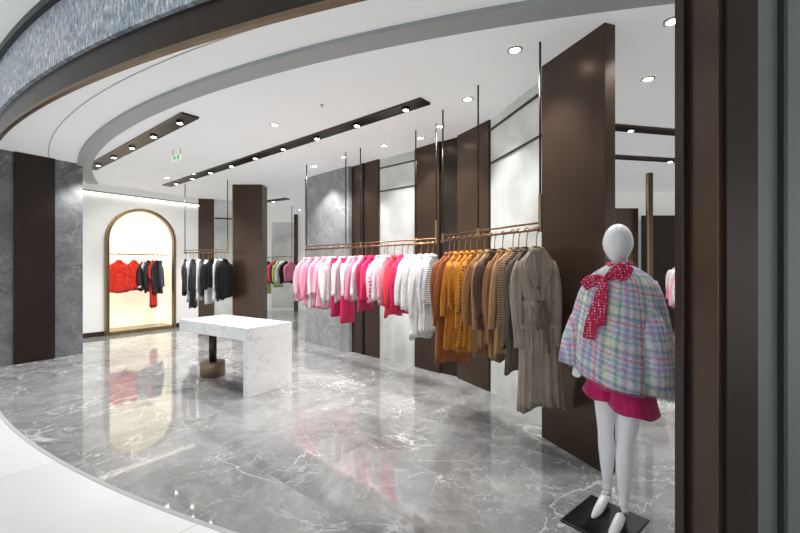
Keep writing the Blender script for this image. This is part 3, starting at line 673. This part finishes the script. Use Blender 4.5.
for z,a,b_,cx,fo in cz[2:]: pl.append((0.02,-b_*capek(1.5*PI,z,fo)-.006,z))
v,f=tubeg(pl,.005,8); mk('front_edge',v,f,F['palepink'],cape,smooth=True)
# scarf
def capey(z): return -interp(-z,[(-q[0],q[2]*1.05) for q in cz])
rg=[]
for i in range(28):
    t=2*PI*i/28; rg.append((.060*math.cos(t),.058*math.sin(t)+.0,1.505+.010*math.sin(t)+.004*math.sin(5*t)))
rg.append(rg[0])
v,f=tubeg(rg,[.018+.003*math.sin(i*1.7) for i in range(29)],12,False); sc_=mk('scarf',v,f,F['scarf'],mq,smooth=True,label='magenta scarf with white dots tied in bow')
def ribbon(name,pts,ws,parent,th=.008,fold=.01):
    pts=[Vector(p) for p in pts]; V=[];nw=7
    for i,p in enumerate(pts):
        t=(pts[min(i+1,len(pts)-1)]-pts[max(i-1,0)]).normalized(); side=t.cross(Vector((0,-1,0))).normalized()
        for k in range(nw):
            q=(k/(nw-1)-.5)*2; V.append(p+side*q*ws[i]+Vector((0,-fold*math.cos(q*PI*1.5),0)))
    Fs=[(i*nw+k,i*nw+k+1,(i+1)*nw+k+1,(i+1)*nw+k) for i in range(len(pts)-1) for k in range(nw-1)]
    o=mk(name,V,Fs,F['scarf'],parent,smooth=True); s_=o.modifiers.new('s','SOLIDIFY'); s_.thickness=th; return o
kx,ky,kz=-.03,-.125,1.42
for s,l,dz in((-1,.105,-.03),(1,.125,.055)):
    ribbon('bow_loop',[(kx,ky,kz),(kx+s*l*.4,ky-.022,kz+.018+dz*.4),(kx+s*l*.8,ky-.026,kz+.018+dz),(kx+s*l,ky-.016,kz+.0+dz),(kx+s*l*.9,ky-.006,kz-.016+dz),(kx+s*l*.4,ky-.008,kz-.012+dz*.4),(kx,ky,kz-.004)],[.012,.024,.032,.033,.03,.022,.011],sc_)
def tail(x0,x1,z1,w1):
    P=[];Wd=[]
    for k in range(8):
        q=k/7; z=kz-.005+(z1-kz)*q; P.append((x0+(x1-x0)*q+.008*math.sin(5*q),min(ky-.01,capey(z)-.03)-.008*math.sin(PI*q),z)); Wd.append(.012+(w1-.012)*min(1,q*1.5))
    ribbon('scarf_tail',P,Wd,sc_,.006,.008)
tail(-.035,-.065,1.09,.033); tail(-.02,-.01,1.17,.027)
rr_=[[Vector((kx+.02*math.cos(2*PI*j/14)*q,ky-.016+.02*math.sin(2*PI*j/14)*q,kz+z)) for j in range(14)] for z,q in((-.024,.4),(-.014,1),(.011,1),(.022,.4))]
v,f=loft(rr_); mk('bow_knot',v,f,F['scarf'],sc_,smooth=True)
# shorts
sp=[]
sp.append(loft([[Vector((a*math.cos(2*PI*j/40)*(1+.03*math.sin(j*1.1)),b_*math.sin(2*PI*j/40),z)) for j in range(40)] for z,a,b_ in((.98,.155,.115),(.90,.175,.13),(.82,.19,.138),(.77,.19,.13))]))
for s in(-1,1):
    sp.append(loft([[Vector((s*.085+a*math.cos(2*PI*j/32)*(1+.06*q*math.sin(j*1.4)),-s*.02+b_*math.sin(2*PI*j/32)*(1+.07*q*math.sin(j*1.2+1)),z+q*(.008*math.sin(j)-.02*math.cos(2*PI*j/32)-s*.018))) for j in range(32)] for z,a,b_,q in((.82,.1,.13,0),(.76,.11,.136,.4),(.715,.122,.145,1),(.69,.128,.15,1),(.70,.10,.12,1))]))
v,f=join(*sp); mk('shorts',v,f,F['shorts'],mq,smooth=True,label='magenta pink shorts')
# ------------------------------------------------------------------ light / world / camera
w=bpy.data.worlds.new('world'); sc.world=w; w.use_nodes=True
bg=w.node_tree.nodes['Background']; bg.inputs[0].default_value=(.94,.97,1,1); bg.inputs[1].default_value=1.15
spot((ac.x+.3,ac.y-.2,2.9),30,110,(ac.x,ac.y,1))
cam=bpy.data.cameras.new('camera'); cam.lens=18; cam.sensor_width=36; cam.clip_start=.05
co=bpy.data.objects.new('camera',cam); COL.objects.link(co); co.location=(0,0,1.5); co.rotation_euler=(PI/2,0,0); sc.camera=co
sc.view_settings.view_transform='Standard'; sc.view_settings.exposure=.68
